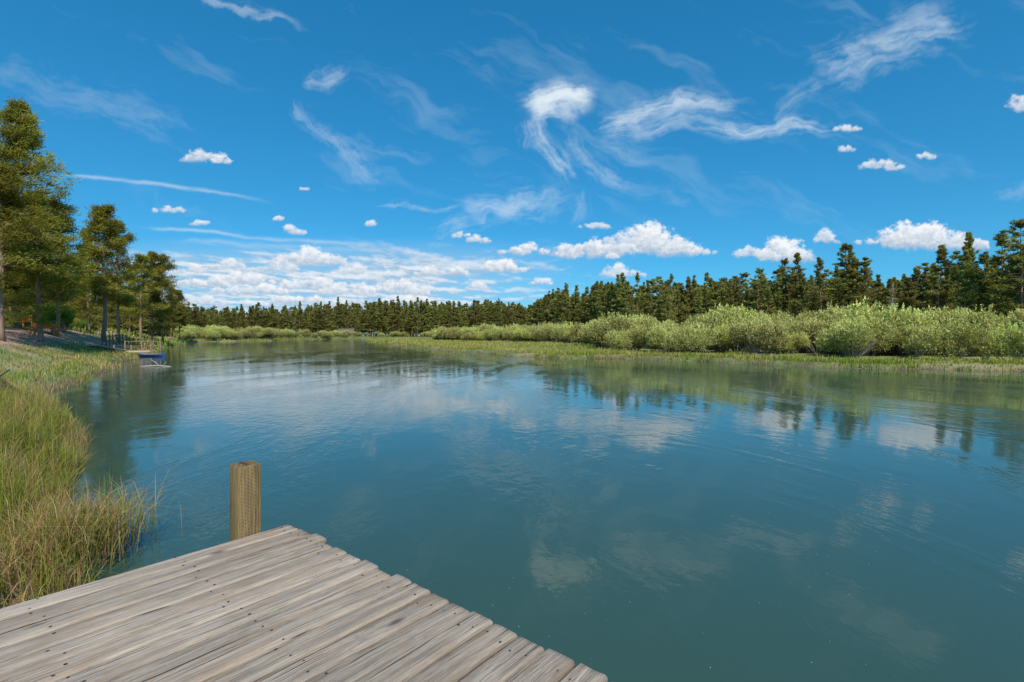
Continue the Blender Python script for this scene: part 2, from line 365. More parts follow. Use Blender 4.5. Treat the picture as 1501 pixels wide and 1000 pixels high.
# ------------------------------------------------------------------ willows
def willow(name,seed,H=3.2,W=2.4,n=9000,ll=0.20,lw=0.055,mat=M_leaf):
    r=np.random.default_rng(seed); s=Soup()
    nl=r.integers(7,12); cen=[];rad=[]
    for i in range(nl):
        a=r.random()*6.28; q=r.random()**0.6*W*0.62; hz=H*r.uniform(0.32,0.70)*(1-0.25*q/W)
        cen.append((math.cos(a)*q,math.sin(a)*q,hz)); rad.append((r.uniform(0.3,0.5)*W,r.uniform(0.3,0.5)*W,H*r.uniform(0.25,0.36)))
    cen=np.array(cen); rad=np.array(rad)
    k=r.integers(nl,size=n); dv=unit(r.normal(0,1,(n,3))); dv[:,2]=np.where(dv[:,2]<-0.3,-dv[:,2],dv[:,2])
    rr=r.uniform(0.55,1.0,n)**0.6*(1+0.12*np.sin(dv[:,0]*9+k)*np.cos(dv[:,1]*8))
    p=cen[k]+dv*rad[k]*rr[:,None]; 
    ms=n//50; kk=r.integers(nl,size=ms); dd=unit(r.normal(0,1,(ms,3))+np.array([0,0,1.0])); dd[:,2]=abs(dd[:,2]); st0=cen[kk]+dd*rad[kk]*0.85
    tt=np.linspace(0,1,16); p2=(st0[:,None]+(dd*np.array([0.35,0.35,0.6])+np.array([0,0,0.35]))[:,None]*(tt*0.8)[None,:,None]).reshape(-1,3); p2+=r.normal(0,0.04,p2.shape)
    m=len(p2); dd=np.repeat(dd,16,0); p=np.vstack([p,p2]); dv=np.vstack([dv,dd])
    p[:,2]=np.maximum(p[:,2],0.12)
    N_=len(p); dirs=unit(dv*0.5+np.array([0,0,0.6])+r.normal(0,0.5,(N_,3)))
    sd=unit(np.cross(dirs,r.normal(0,1,(N_,3)))); ln=ll*r.uniform(0.6,1.4,(N_,1)); wd=lw*r.uniform(0.5,1.1,(N_,1))
    v=np.stack([p-sd*wd-dirs*ln*0.2,p+sd*wd-dirs*ln*0.2,p+dirs*ln*0.8],1).reshape(-1,3)
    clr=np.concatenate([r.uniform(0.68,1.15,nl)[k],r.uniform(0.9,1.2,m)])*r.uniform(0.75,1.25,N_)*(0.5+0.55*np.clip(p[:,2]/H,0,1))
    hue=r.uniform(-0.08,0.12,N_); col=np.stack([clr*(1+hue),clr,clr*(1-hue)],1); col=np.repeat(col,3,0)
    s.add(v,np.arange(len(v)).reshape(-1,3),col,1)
    for i in range(26):
        a=r.random()*6.28; e=np.array([math.cos(a)*W*r.uniform(0.2,0.8),math.sin(a)*W*r.uniform(0.2,0.8),H*r.uniform(0.5,0.85)]); b=np.array([e[0]*0.15,e[1]*0.15,-0.1])
        mid=(b+e)/2+np.array([e[0]*0.12,e[1]*0.12,0])
        tube(s,[b,mid,e],[0.03,0.02,0.006],4,(0.8,0.8,0.8),0,False)
    return s.mesh(name,[M_dead,mat])
wil=[willow('willow_var_%d'%i,40+i,H=3.0+0.25*(i%3),W=2.1+0.3*(i%4)) for i in range(6)]
def build_willows():
    e=empty('willow_thicket'); r=np.random.default_rng(9)
    fp=[640,680,760,850,872,890,1000,1200,1500,1800,2200]; fd=[150,128,108,86,62,52,45,38.5,34,30,27]
    pts=[]
    def far_d(px): return np.interp(px,[640,760,860,1000,1500,2200],[200,230,170,140,90,62])
    for row,off in enumerate([0,2.6,5.6,9,13,18,24,32,42,55,70]):
        px=640.0
        while px<2100:
            d=np.interp(px,fp,fd)+off+r.uniform(-1.8,1.8)
            if d<far_d(px)-4: pts.append((*px_at(px,d),r.uniform(0.62,1.25) if row else r.uniform(0.4,0.95)))
            px+=r.uniform(1.7,4.4)/d*F*(1.0 if row<6 else 1.6)
    for i in range(150):
        px=r.uniform(262,520); d=np.interp(px,[262,300,400,500,520],[128,140,172,250,290])+r.random()**1.5*35; pts.append((*px_at(px,d),r.uniform(0.6,1.25)))
    for i in range(60):
        px=r.uniform(510,800); d=r.uniform(308,325); pts.append((*px_at(px,d),r.uniform(0.6,1.1)))
    for px,d,sc in [(1010,39.5,0.75),(1120,36,0.8),(1250,33.5,0.75),(1255,36,0.9),(1390,31,0.75),(905,47,0.6),(1480,29.5,0.7),(970,44,0.7)]:
        pts.append((*px_at(px,d),sc))
    pts=np.array(pts); z,sd,_=ground_z(pts[:,0],pts[:,1],True)
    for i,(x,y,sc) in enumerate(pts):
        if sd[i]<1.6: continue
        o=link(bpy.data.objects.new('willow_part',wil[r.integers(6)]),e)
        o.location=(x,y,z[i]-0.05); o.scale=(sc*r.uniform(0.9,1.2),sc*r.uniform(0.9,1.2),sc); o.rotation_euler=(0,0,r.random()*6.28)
build_willows()
sh_m=willow('shrub_var',77,H=2.4,W=1.6,n=6000,ll=0.16,lw=0.06,mat=M_shrub)
for px,d,sc in [(74,42,1.0),(90,47,0.9),(30,42,0.5),(120,64,0.6)]:
    x,y=px_at(px,d); o=link(bpy.data.objects.new('leafy_shrub',sh_m)); o.location=(x,y,float(ground_z([x],[y])[0])); o.scale=(sc,)*3; o.rotation_euler[2]=px

def snag():
    s=Soup(); r=np.random.default_rng(3)
    tube(s,[(0,0,0),(0.1,0,4),(0,0.1,8),(0.1,0,11)],[0.16,0.13,0.08,0.02],7,(1.1,1.1,1.1))
    for i in range(90):
        z=r.uniform(1.5,10.5); a=r.random()*6.28; l=r.uniform(0.8,2.8)*(1.1-z/13); e=(math.cos(a)*l,math.sin(a)*l,z+r.uniform(-0.3,0.7))
        tube(s,[(0,0,z),(e[0]*.5,e[1]*.5,z+0.1),e],[0.04,0.03,0.012],4,(1.1,1.1,1.1),0,False)
    o=link(bpy.data.objects.new('dead_tree',s.mesh('dead_tree',[M_dead]))); x,y=px_at(1308,98); o.location=(x,y,float(ground_z([x],[y])[0]))
snag()

# ------------------------------------------------------------------ grasses
def blades(p,h,w,col,r,lean=0.35,tipcol=1.15):
    n=len(p); a=r.random(n)*6.28; ax=np.stack([np.cos(a),np.sin(a),0*a],1)
    b=r.random(n)*6.28; ld=np.stack([np.cos(b),np.sin(b),0*b],1)
    le=(r.random(n)**1.3*lean*1.6)[:,None]; h=h[:,None]; w=w[:,None]; up=np.array([0,0,1.0])
    m1=p+up*h*0.4+ld*le*h*0.12; m2=p+up*h*0.75*(1-le*0.1)+ld*le*h*0.42; tip=p+up*h*(1-le*0.35)+ld*le*h*0.95
    v=np.stack([p-ax*w/2,p+ax*w/2,m1-ax*w*0.45,m1+ax*w*0.45,m2-ax*w*0.3,m2+ax*w*0.3,tip],1)
    base=np.arange(n)[:,None,None]*7
    t=(np.array([(0,1,3),(0,3,2),(2,3,5),(2,5,4),(4,5,6)])[None]+base).reshape(-1,3)
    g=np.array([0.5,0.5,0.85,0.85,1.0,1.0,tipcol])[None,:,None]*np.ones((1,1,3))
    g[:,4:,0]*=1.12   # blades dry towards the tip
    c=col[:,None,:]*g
    return v.reshape(-1,3),t,c.reshape(-1,3)
PAL=np.array([(0.13,0.21,0.03),(0.18,0.26,0.04),(0.26,0.30,0.06),(0.40,0.33,0.13),(0.46,0.39,0.21),(0.33,0.17,0.11)])
def palette(n,probs,r):
    probs=np.array(probs,float); probs/=probs.sum()
    k=r.choice(len(PAL),size=n,p=probs); return PAL[k]*r.uniform(0.75,1.25,(n,1))
def scatter(n,xr,yr,cond,r):
    x=r.uniform(*xr,n); y=r.uniform(*yr,n); z,sd,isl=ground_z(x,y,True); k=cond(x,y,sd,isl); return np.stack([x,y,z],1)[k],sd[k]
def build_grass():
    r=np.random.default_rng(21)
    s=Soup()
    dkc=np.array([-1.53,3.49]); ed=np.array([0.767,-0.642])
    def offdock(x,y):
        e=(x-dkc[0])*ed[0]+(y-dkc[1])*ed[1]; return e<-0.06
    P,sd=scatter(290000,(-13,-1.8),(1.0,12),lambda x,y,sd,isl:(sd>-0.06)&isl&(x>-1.35*y-3.0)&offdock(x,y),r)
    dens=vnoise(P[:,0]*4,P[:,1]*4); keep=r.random(len(P))<np.clip((dens-0.15)*1.6,0.08,1)*np.where(P[:,1]<7,0.85,0.55); P=P[keep]; sd=sd[keep]; dens=dens[keep]
    n=len(P); hh=(0.20+0.44*dens)*r.uniform(0.5,1.35,n)*np.clip(0.6+sd*0.6,0.55,1.05)*np.clip(0.75+P[:,1]*0.05,0.7,1.1)
    ch=vnoise(P[:,0]*1.8+50,P[:,1]*1.8)
    c1=palette(n,[.22,.30,.26,.12,.07,.03],r); c2=palette(n,[.05,.10,.18,.27,.25,.15],r)
    col=np.where((ch>0.50)[:,None],c2,c1)
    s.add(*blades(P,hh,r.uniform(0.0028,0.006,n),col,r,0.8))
    Q=np.stack([r.normal(-3.42,0.16,1500),r.normal(3.95,0.25,1500),np.full(1500,0.05)],1); Q=Q[offdock(Q[:,0],Q[:,1])]
    s.add(*blades(Q,r.uniform(0.3,0.65,len(Q)),r.uniform(0.003,0.006,len(Q)),palette(len(Q),[.1,.15,.2,.25,.2,.12],r),r,0.9))
    link(bpy.data.objects.new('riverbank_grass',s.mesh('riverbank_grass',[M_grass])))
    s=Soup()
    P,sd=scatter(170000,(-60,-7),(9,60),lambda x,y,sd,isl:(sd>-0.15)&(sd<22)&isl&(x>-1.15*y-4),r)
    n2=vnoise(P[:,0]*0.6+30,P[:,1]*0.6); dirt=np.maximum(sstep(0.46,0.62,n2)*sstep(2,6,sd)*sstep(16,24,P[:,1]),1-sstep(1.0,2.2,path_d(P[:,0],P[:,1])))
    k=r.random(len(P))<np.clip(18/P[:,1],0.25,1)*(1-0.93*dirt); P=P[k]; sd=sd[k]; n=len(P)
    ch=vnoise(P[:,0]*.5+50,P[:,1]*.5); col=np.where((ch>0.5)[:,None],palette(n,[.05,.10,.2,.3,.2,.2],r),palette(n,[.22,.3,.28,.14,.06,.03],r))
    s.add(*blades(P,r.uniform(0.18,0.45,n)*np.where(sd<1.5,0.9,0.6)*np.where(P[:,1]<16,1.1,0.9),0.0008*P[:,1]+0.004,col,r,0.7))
    link(bpy.data.objects.new('slope_grass',s.mesh('slope_grass',[M_grass])))
    s=Soup()
    P,sd=scatter(400000,(-55,60),(8,200),lambda x,y,sd,isl:(sd>-0.12)&(sd<26)&(~isl)&((sd<3)|(x<12)),r)
    cl=vnoise(P[:,0]*0.9,P[:,1]*0.9); k=r.random(len(P))<np.where(sd<2.5,np.clip(cl*1.8,0.2,1),0.45); P=P[k]; sd=sd[k]; cl=cl[k]; n=len(P)
    ch=vnoise(P[:,0]*.22+50,P[:,1]*.1); col=np.where((ch>0.5)[:,None],palette(n,[.06,.15,.3,.34,.13,.03],r),palette(n,[.15,.32,.33,.18,.02,.0],r))
    d=np.hypot(P[:,0],P[:,1])
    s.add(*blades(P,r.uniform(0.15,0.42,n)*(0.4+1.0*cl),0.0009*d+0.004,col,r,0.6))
    link(bpy.data.objects.new('meadow_grass',s.mesh('meadow_grass',[M_grass])))
    s=Soup()
    P,sd=scatter(200000,(2,75),(2,45),lambda x,y,sd,isl:(sd>-0.15)&(sd<4)&(~isl),r); cl=vnoise(P[:,0]*0.7+5,P[:,1]*0.7); k=r.random(len(P))<np.clip(cl*1.9,0.12,1); P=P[k]; cl=cl[k]; sd=sd[k]; n=len(P)
    ch=vnoise(P[:,0]*.5+9,P[:,1]*.5); col=np.where((ch>0.6)[:,None],palette(n,[.08,.18,.28,.3,.1,.06],r),palette(n,[.16,.40,.34,.08,.02,.0],r))
    s.add(*blades(P,r.uniform(0.15,0.45,n)*(0.3+1.3*cl),r.uniform(0.02,0.04,n),col,r,0.8))
    P,sd=scatter(50000,(-110,-20),(55,300),lambda x,y,sd,isl:(sd>-0.2)&(sd<8)&(isl),r); n=len(P)
    s.add(*blades(P,r.uniform(0.3,0.8,n),r.uniform(0.1,0.2,n),palette(n,[.18,.28,.28,.24,.02,.0],r),r,0.4))
    link(bpy.data.objects.new('shore_sedge',s.mesh('shore_sedge',[M_grass])))
build_grass()

# ------------------------------------------------------------------ dock
def wood_mat(name,c1,c2,pressure=False):
    m,nt=newmat(name); N=NT(nt)
    tc=N.n('ShaderNodeTexCoord'); at=N.n('ShaderNodeAttribute',attribute_name='Col'); sep=N.n('ShaderNodeSeparateColor'); nt.links.new(at.outputs['Color'],sep.inputs[0])
    off=N.n('ShaderNodeCombineXYZ'); N.put(off.inputs[0],N.math('MULTIPLY',sep.outputs[1],37.0)); N.put(off.inputs[1],N.math('MULTIPLY',sep.outputs[2],11.0)); 
    P=N.vm('ADD',tc.outputs['Object'],off.outputs[0])
    ax=(0.9,24,24) if not pressure else (22,22,1.2)
    warp=N.noise(P,1.6,2,0.5,out='Color'); Pw=N.vm('ADD',P,N.vm('MULTIPLY',N.vm('SUBTRACT',warp,(0.5,0.5,0.5)),(0.0,0.06,0.06) if not pressure else (0.03,0.03,0)))
    g1=N.noise(N.mapping(Pw,sc=ax),1.0,5,0.6); g2=N.noise(N.mapping(Pw,sc=tuple(a*4.5 for a in ax)),1.0,3,0.7)
    big=N.noise(P,2.2,5,0.65)
    f=N.mapr(N.math('ADD',N.math('MULTIPLY',g1,0.50),N.math('MULTIPLY',g2,0.50)),0.32,0.62)
    col=N.mix(f,C(*c1),C(*c2))
    blot=N.mapr(N.noise(N.mapping(P,sc=(0.7,1.6,1)),3.0,4,0.6),0.45,0.7)
    col=N.mix(N.math('MULTIPLY',blot,0.40),col,C(c1[0]*1.4,c1[1]*1.2,c1[2]*0.95))
    val=N.math('MULTIPLY',N.math('MULTIPLY_ADD',sep.outputs[0],0.3,0.83),N.math('MULTIPLY_ADD',big,0.8,0.6))
    cr=N.mapr(N.noise(N.mapping(Pw,sc=(ax[0]*1.1,ax[1]*2.4,ax[2]*0.9) if not pressure else (30,30,0.8)),1.0,2,0.5),0.30,0.35,0.28,1.0)
    val=N.math('MULTIPLY',val,cr)
    vo=N.n('ShaderNodeTexVoronoi'); N.put(vo.inputs['Vector'],N.mapping(P,sc=(1.6,5,0.0) if not pressure else (5,0,1.6))); vo.inputs['Scale'].default_value=1.0; 
    kn=N.mapr(vo.outputs['Distance'],0.03,0.12,0.3,1.0); val=N.math('MULTIPLY',val,kn)
    cc=N.n('ShaderNodeCombineColor'); [N.put(cc.inputs[i],val) for i in range(3)]
    col=N.mix(1.0,col,cc.outputs[0],'MULTIPLY')
    p=N.n('ShaderNodeBsdfPrincipled'); N.put(p.inputs['Base Color'],col); p.inputs['Roughness'].default_value=0.85; p.inputs['Specular IOR Level'].default_value=0.2
    b=N.n('ShaderNodeBump'); b.inputs['Strength'].default_value=0.9; b.inputs['Distance'].default_value=0.006; N.put(b.inputs['Height'],N.math('ADD',N.math('MULTIPLY',f,0.7),cr)); nt.links.new(b.outputs[0],p.inputs['Normal'])
    o=N.n('ShaderNodeOutputMaterial'); nt.links.new(p.outputs[0],o.inputs[0]); return m
M_board=wood_mat('weathered_board',(0.235,0.182,0.138),(0.475,0.385,0.295))
M_post=wood_mat('treated_post',(0.12,0.08,0.033),(0.27,0.19,0.085),True)
M_nail=simple_mat('rusty_screw',(0.05,0.035,0.03),0.6,40,0.3,metal=0.3)
M_stain=simple_mat('post_incision',(0.04,0.028,0.014),0.9)
DZ=0.5; ANG=math.atan2(0.767,0.642)
def build_dock():
    r=np.random.default_rng(31); s=Soup(); pitch=0.1455; bw=0.1315; th=0.038
    for i in range(34):
        yc=-(i+0.5)*pitch; x1=r.normal(0,0.006)+(-0.018 if r.random()<0.25 else 0); Lb=5.2; ns=42
        c=(r.random(),r.random(),r.random()); b=0.009; w=bw/2+r.normal(0,0.0018); rz=r.normal(0,0.0018); dz=r.normal(0,0.0022); cup=r.uniform(-0.002,0.003)
        prof=[(-w,-b),(-w+b*0.35,-b*0.35),(-w+b,0),(-w*0.4,-cup),(0,-cup*1.2),(w*0.4,-cup),(w-b,0),(w-b*0.35,-b*0.35),(w,-b),(w,-th),(-w,-th)]
        xs=np.concatenate([[x1,x1-0.004],np.linspace(x1-0.03,x1-Lb,ns)]); k=len(prof); v=[]
        edge=np.convolve(r.normal(0,0.0022,len(xs)+2),[.3,.4,.3],'valid')
        for j,x in enumerate(xs):
            shr=0.005 if j==0 else 0
            for (a,h) in prof: v.append((x,yc+a+(edge[j]*np.sign(a))+rz*(x+2),h+dz-(shr if h>-0.02 else 0)))
        q=[(j*k+m_,(j+1)*k+m_,(j+1)*k+(m_+1)%k,j*k+(m_+1)%k) for j in range(len(xs)-1) for m_ in range(k)]
        v.append((x1,yc,-th/2)); v=np.array(v)
        s.quad(v,q,c,0); 
        s.add(np.vstack([v[:k],v[-1:]]),[(k,m_,(m_+1)%k) for m_ in range(k)],c,0)
        for jx in (-0.09,-0.70,-1.31,-1.92,-2.53,-3.14):
            for sy in (-0.036,0.036):
                if r.random()<0.1: continue
                cx=jx+r.normal(0,0.02); cy=yc+sy+r.normal(0,0.009); rr=r.uniform(0.003,0.005); a=np.linspace(0,6.283,8,endpoint=False)
                vv=np.vstack([np.stack([cx+rr*np.cos(a)*1.6,cy+rr*np.sin(a),np.full(8,dz+0.0034)],1),[[cx,cy,dz+0.0036]]])
                s.add(vv,[(8,q_,(q_+1)%8) for q_ in range(8)],(1,1,1),1)
    D=34*pitch
    for jx in (-0.09,-0.70,-1.31,-1.92,-2.53,-3.14,-3.75,-4.4): box(s,(jx,-D/2,-th-0.075),(0.038,D-0.10,0.14),(.3,.2,.7),0)
    box(s,(-2.6,-0.030,-th-0.077),(5.1,0.036,0.14),(.4,.6,.1),0)
    for px_,py_ in [(-0.2,-2.4),(-0.2,-4.7),(-2.4,-2.4),(-2.4,-4.7)]: box(s,(px_,py_,-1.1),(0.14,0.14,1.9),(.3,.5,.4),2)
    me=s.mesh('wooden_dock',[M_board,M_nail,M_post])
    o=link(bpy.data.objects.new('wooden_dock',me)); o.location=(-1.53,3.49,DZ); o.rotation_euler=(0,0,ANG)
    s=Soup(); w=0.0725; zt=0.452; zb=-1.6; b=0.008
    lv=[(zb,w),(zt-0.006,w),(zt,w-0.006)]; v=[]
    for z,ww in lv:
        pts=[(-ww,-(ww-b)),(-(ww-b),-ww),((ww-b),-ww),(ww,-(ww-b)),(ww,(ww-b)),((ww-b),ww),(-(ww-b),ww),(-ww,(ww-b))]
        v+=[(x,y,z) for x,y in pts]
    q=[(l*8+j,l*8+(j+1)%8,(l+1)*8+(j+1)%8,(l+1)*8+j) for l in range(2) for j in range(8)]
    s.quad(v,q,(.4,.3,.6),0); v2=v[16:24]+[(0,0,zt)]; s.add(v2,[(8,j,(j+1)%8) for j in range(8)],(.35,.7,.1),0)
    for f in range(4):
        R=rotz(f*math.pi/2)
        for iz in range(int((zt+0.7)/0.023)):
            for ix in range(6):
                z=zt-0.02-iz*0.023+ (0.0115 if ix%2 else 0); x=(ix-2.5)*0.021; h=0.008; ww=0.0026
                vv=np.array([(x-ww,-w-0.0006,z-h*0.5),(x,-w-0.0006,z-h),(x+ww,-w-0.0006,z+h*0.5),(x,-w-0.0006,z+h)])@R.T
                if z+h<zt-0.008: s.quad(vv,[(0,1,2,3)],(1,1,1),1)
    o=link(bpy.data.objects.new('dock_post',s.mesh('dock_post',[M_post,M_stain])))
    depth=3.34; X,Y=px_at(358.5,depth); o.location=(X,Y,DZ); o.rotation_euler=(0,0,ANG)
build_dock()

# ------------------------------------------------------------------ small objects, left bank
def gz(x,y): return float(ground_z([x],[y])[0])
def build_bits():
    s=Soup()
    for i in range(16): box(s,(-1.5+i*0.2,0,0.45),(0.185,1.6,0.04),(1.5,1.5,1.5),0)
    for x in(-1.4,0,1.6):
        for y in(-0.7,0.7): tube(s,[(x,y,-1),(x,y,1.35 if y>0 else 1.0)],[0.06,0.06],8,(0.6,0.55,0.5))
    box(s,(0.1,0.7,1.25),(3.0,0.04,0.09),(0.6,0.55,0.5)); box(s,(0.1,0.7,0.85),(3.0,0.04,0.09),(0.6,0.55,0.5))
    box(s,(0,-0.82,0.36),(3.2,0.04,0.16),(1.3,1.2,1.1))
    o=link(bpy.data.objects.new('boat_jetty',s.mesh('boat_jetty',[M_plank]))); x,y=px_at(200,44.5); o.location=(x,y,0); o.rotation_euler[2]=math.radians(5)
    s=Soup(); n=14
    v=[]
    for i in range(n+1):
        t=i/n; x=(t-0.5)*2.6; w=0.5*math.sin(math.pi*min(1,0.12+t*0.88))**0.6*(1 if t<0.98 else 0.1) if t<0.999 else 0.02; sh=0.36+0.12*(2*t-1)**2
        for a in np.linspace(-1,1,9): v.append((x,w*np.sign(a)*abs(a)**0.6,0.05+(sh-0.05)*abs(a)**2.2))
    q=[(i*9+j,(i+1)*9+j,(i+1)*9+j+1,i*9+j+1) for i in range(n) for j in range(8)]
    s.quad(v,q,(0.03,0.10,0.32),0)
    for x in(-0.5,0.3): box(s,(x,0,0.30),(0.2,0.8,0.03),(0.25,0.2,0.15),0)
    for sg in(-1,1): tube(s,[(v[i*9+(8 if sg>0 else 0)]) for i in range(n+1)],[0.02]*(n+1),5,(0.3,0.32,0.35))
    o=link(bpy.data.objects.new('rowboat',s.mesh('rowboat',[M_paint]))); x,y=px_at(222,43.0); o.location=(x,y,-0.06); o.rotation_euler[2]=math.radians(8); o.scale=(0.8,0.8,0.75)
    s=Soup(); x0,y0=px_at(136,40); x1,y1=px_at(178,44.0); a=np.array([x0,y0,gz(x0,y0)+0.15]); b=np.array([x1,y1,0.50]); 
    d=(b-a)/np.linalg.norm(b-a); an=math.atan2(d[1],d[0]); Rr=rotz(an); k=int(np.linalg.norm(b-a)/0.16)
    for i in range(k): box(s,a+d*(i+0.5)*0.16,(0.15,1.0,0.035),(1.8,1.85,1.9),0,Rr)
    for sg in(-1,1): tube(s,[a+Rr@np.array([0,0.47*sg,-0.07]),b+Rr@np.array([0,0.47*sg,-0.07])],[0.05,0.05],4,(1.2,1.2,1.2))
    link(bpy.data.objects.new('gangway',s.mesh('gangway',[M_plank])))
    s=Soup(); oc=(1.9,0.85,0.32)
    for i in range(4): box(s,(0,-0.18+i*0.115,0.45),(1.6,0.10,0.035),oc)
    for i in range(3): box(s,(0,0.27+i*0.02,0.58+i*0.13),(1.6,0.03,0.11),oc)
    for sx in(-0.7,0.7):
        box(s,(sx,-0.17,0.215),(0.08,0.08,0.43),oc); box(s,(sx,0.31,0.46),(0.08,0.06,0.92),oc); box(s,(sx,0.03,0.62),(0.09,0.6,0.035),oc); box(s,(sx,-0.2,0.53),(0.06,0.06,0.14),oc)
    me=s.mesh('wooden_bench',[M_plank])
    for px,d_,an in [(64,34.5,12),(30,36,-20)]:
        o=link(bpy.data.objects.new('wooden_bench',me)); x,y=px_at(px,d_); o.location=(x,y,gz(x,y)+0.10); o.rotation_euler[2]=math.radians(an); 
    s=Soup(); pts=[px_at(150,47),px_at(166,50),px_at(180,54),px_at(196,60),px_at(214,69),px_at(232,82)]; pp=[]
    pts=catmull(pts,3)
    for x,y in pts: z=gz(x,y); pp.append((x,y,z)); tube(s,[(x,y,z-0.2),(x,y,z+1.0)],[0.055,0.05],6,(0.6,0.5,0.45))
    pp=np.array(pp)
    for h in(0.5,0.9): tube(s,pp+np.array([0,0,h]),[0.04]*len(pp),5,(0.65,0.55,0.5))
    link(bpy.data.objects.new('wooden_fence',s.mesh('wooden_fence',[M_plank])))
    s=Soup()
    tube(s,[(-1.4,0,-0.05),(-0.6,0.1,0.03),(0.2,0,0.05),(1.0,-0.1,0.0),(1.7,0,-0.1)],[0.03,0.05,0.05,0.04,0.03],8,(1.3,1.3,1.3))
    tube(s,[(0.2,0,0.05),(0.0,0,0.3),(-0.3,0.05,0.42),(-0.45,0.1,0.6)],[0.04,0.035,0.025,0.01],6,(1.3,1.3,1.3)); tube(s,[(0.5,0,0.05),(0.75,0,0.26),(0.7,0,0.4)],[0.035,0.025,0.012],6,(1.3,1.3,1.3))
    tube(s,[(0,0,0.3),(0.2,0,0.45)],[0.02,0.01],5)
    o=link(bpy.data.objects.new('driftwood_log',s.mesh('driftwood_log',[M_dead]))); x,y=px_at(228,29.5); o.location=(x,y,0); o.scale=(0.8,0.8,0.8)
    s=Soup()
    for a,b,rr in [((-0.9,0,0.75),(0.28,0.1,0.02),0.035),((-0.75,0.1,0.55),(0.12,0,0.0),0.03),((-0.5,0,0.2),(-0.2,0.2,0.62),0.02),((-1.0,0.2,0.4),(0.18,0.2,0.05),0.02)]:
        a=np.array(a);b=np.array(b); tube(s,[a,(a+b)/2+(0,0,0.05),b],[rr*0.6,rr,rr*0.8],6,(0.22,0.2,0.2))
    o=link(bpy.data.objects.new('fallen_branch',s.mesh('fallen_branch',[M_dead]))); x,y=px_at(14,11.2); o.location=(x,y,gz(x,y)+0.12)
    s=Soup(); wl=(1.6,1.75,1.9)
    box(s,(0,0,1.5),(9,6,3.0),wl); 
    s.quad([(-4.9,-3.5,2.95),(4.9,-3.5,2.95),(4.9,0,5.0),(-4.9,0,5.0),(-4.9,3.5,2.95),(4.9,3.5,2.95)],[(0,1,2,3),(3,2,5,4)],(0.5,0.5,0.5))
    s.add([(-4.5,-3,3.0),(-4.5,3,3.0),(-4.5,0,4.75),(4.5,-3,3.0),(4.5,3,3.0),(4.5,0,4.75)],[(0,2,1),(3,4,5)],wl)
    for wx in(-3,-0.9,3): box(s,(wx,-3.02,1.7),(1.2,0.08,1.1),(0.1,0.14,0.2))
    box(s,(1.1,-3.02,1.1),(1.0,0.08,2.1),(0.4,0.25,0.15))
    o=link(bpy.data.objects.new('lakeside_cabin',s.mesh('lakeside_cabin',[M_plank]))); x,y=px_at(508,305); o.location=(x,y,gz(x,y))
    r=np.random.default_rng(4); s=Soup(); P=[]
    while len(P)<60:
        px=r.uniform(430,1300); py=r.uniform(700,1000); d=F*CAMZ/(py-492); x,y=px_at(px,d)
        if (x+1.53)*0.642+(y-3.49)*0.767>0.05 or ((x+1.53)*-0.767+(y-3.49)*0.642)>0.15: P.append((x,y))
    for x,y in P:
        q=r.uniform(0.001,0.003); a=np.linspace(0,6.283,7,endpoint=False); rr=q*r.uniform(0.6,1.3,7)
        vv=np.vstack([np.stack([x+rr*np.cos(a),y+rr*np.sin(a)*1.4,np.full(7,0.003)],1),[[x,y,0.005]]]); s.add(vv,[(7,j,(j+1)%7) for j in range(7)],(0.45,0.5,0.47))
    link(bpy.data.objects.new('foam_flecks',s.mesh('foam_flecks',[M_paint])))
build_bits()

# ------------------------------------------------------------------ sun + sky
SUN_EL=math.radians(48); SUN_AZ=math.radians(164)
sv=Vector((math.sin(SUN_AZ)*math.cos(SUN_EL),math.cos(SUN_AZ)*math.cos(SUN_EL),math.sin(SUN_EL)))
sl=bpy.data.lights.new('sun','SUN'); sl.energy=4.3; sl.angle=math.radians(0.5); sl.color=(1,0.95,0.87)
so=link(bpy.data.objects.new('sun',sl)); so.rotation_euler=sv.to_track_quat('Z','Y').to_euler(); so.location=sv*50
def build_sky():
    w=bpy.data.worlds.new('World'); scene.world=w; w.use_nodes=True; nt=w.node_tree; nt.nodes.clear(); N=NT(nt)
    sky=N.n('ShaderNodeTexSky'); sky.sky_type='NISHITA'; sky.sun_disc=False; sky.sun_elevation=SUN_EL; sky.sun_rotation=SUN_AZ; sky.altitude=1300; sky.air_density=1.0; sky.dust_density=0.6; sky.ozone_density=2.0
    hs=N.n('ShaderNodeHueSaturation'); nt.links.new(sky.outputs[0],hs.inputs['Color']); hs.inputs['Saturation'].default_value=1.35; hs.inputs['Hue'].default_value=0.483
    c=N.mix(1.0,hs.outputs[0],C(0.072,0.105,0.115),'MULTIPLY')
    gm=N.n('ShaderNodeGamma'); nt.links.new(c,gm.inputs[0]); gm.inputs[1].default_value=0.66
    c=N.mix(1.0,gm.outputs[0],C(3.2,7.5,9.9),'MULTIPLY')
    bg=N.n('ShaderNodeBackground'); bg.inputs['Strength'].default_value=0.1; nt.links.new(c,bg.inputs['Color'])
    o=N.n('ShaderNodeOutputWorld'); nt.links.new(bg.outputs[0],o.inputs[0])
build_sky()
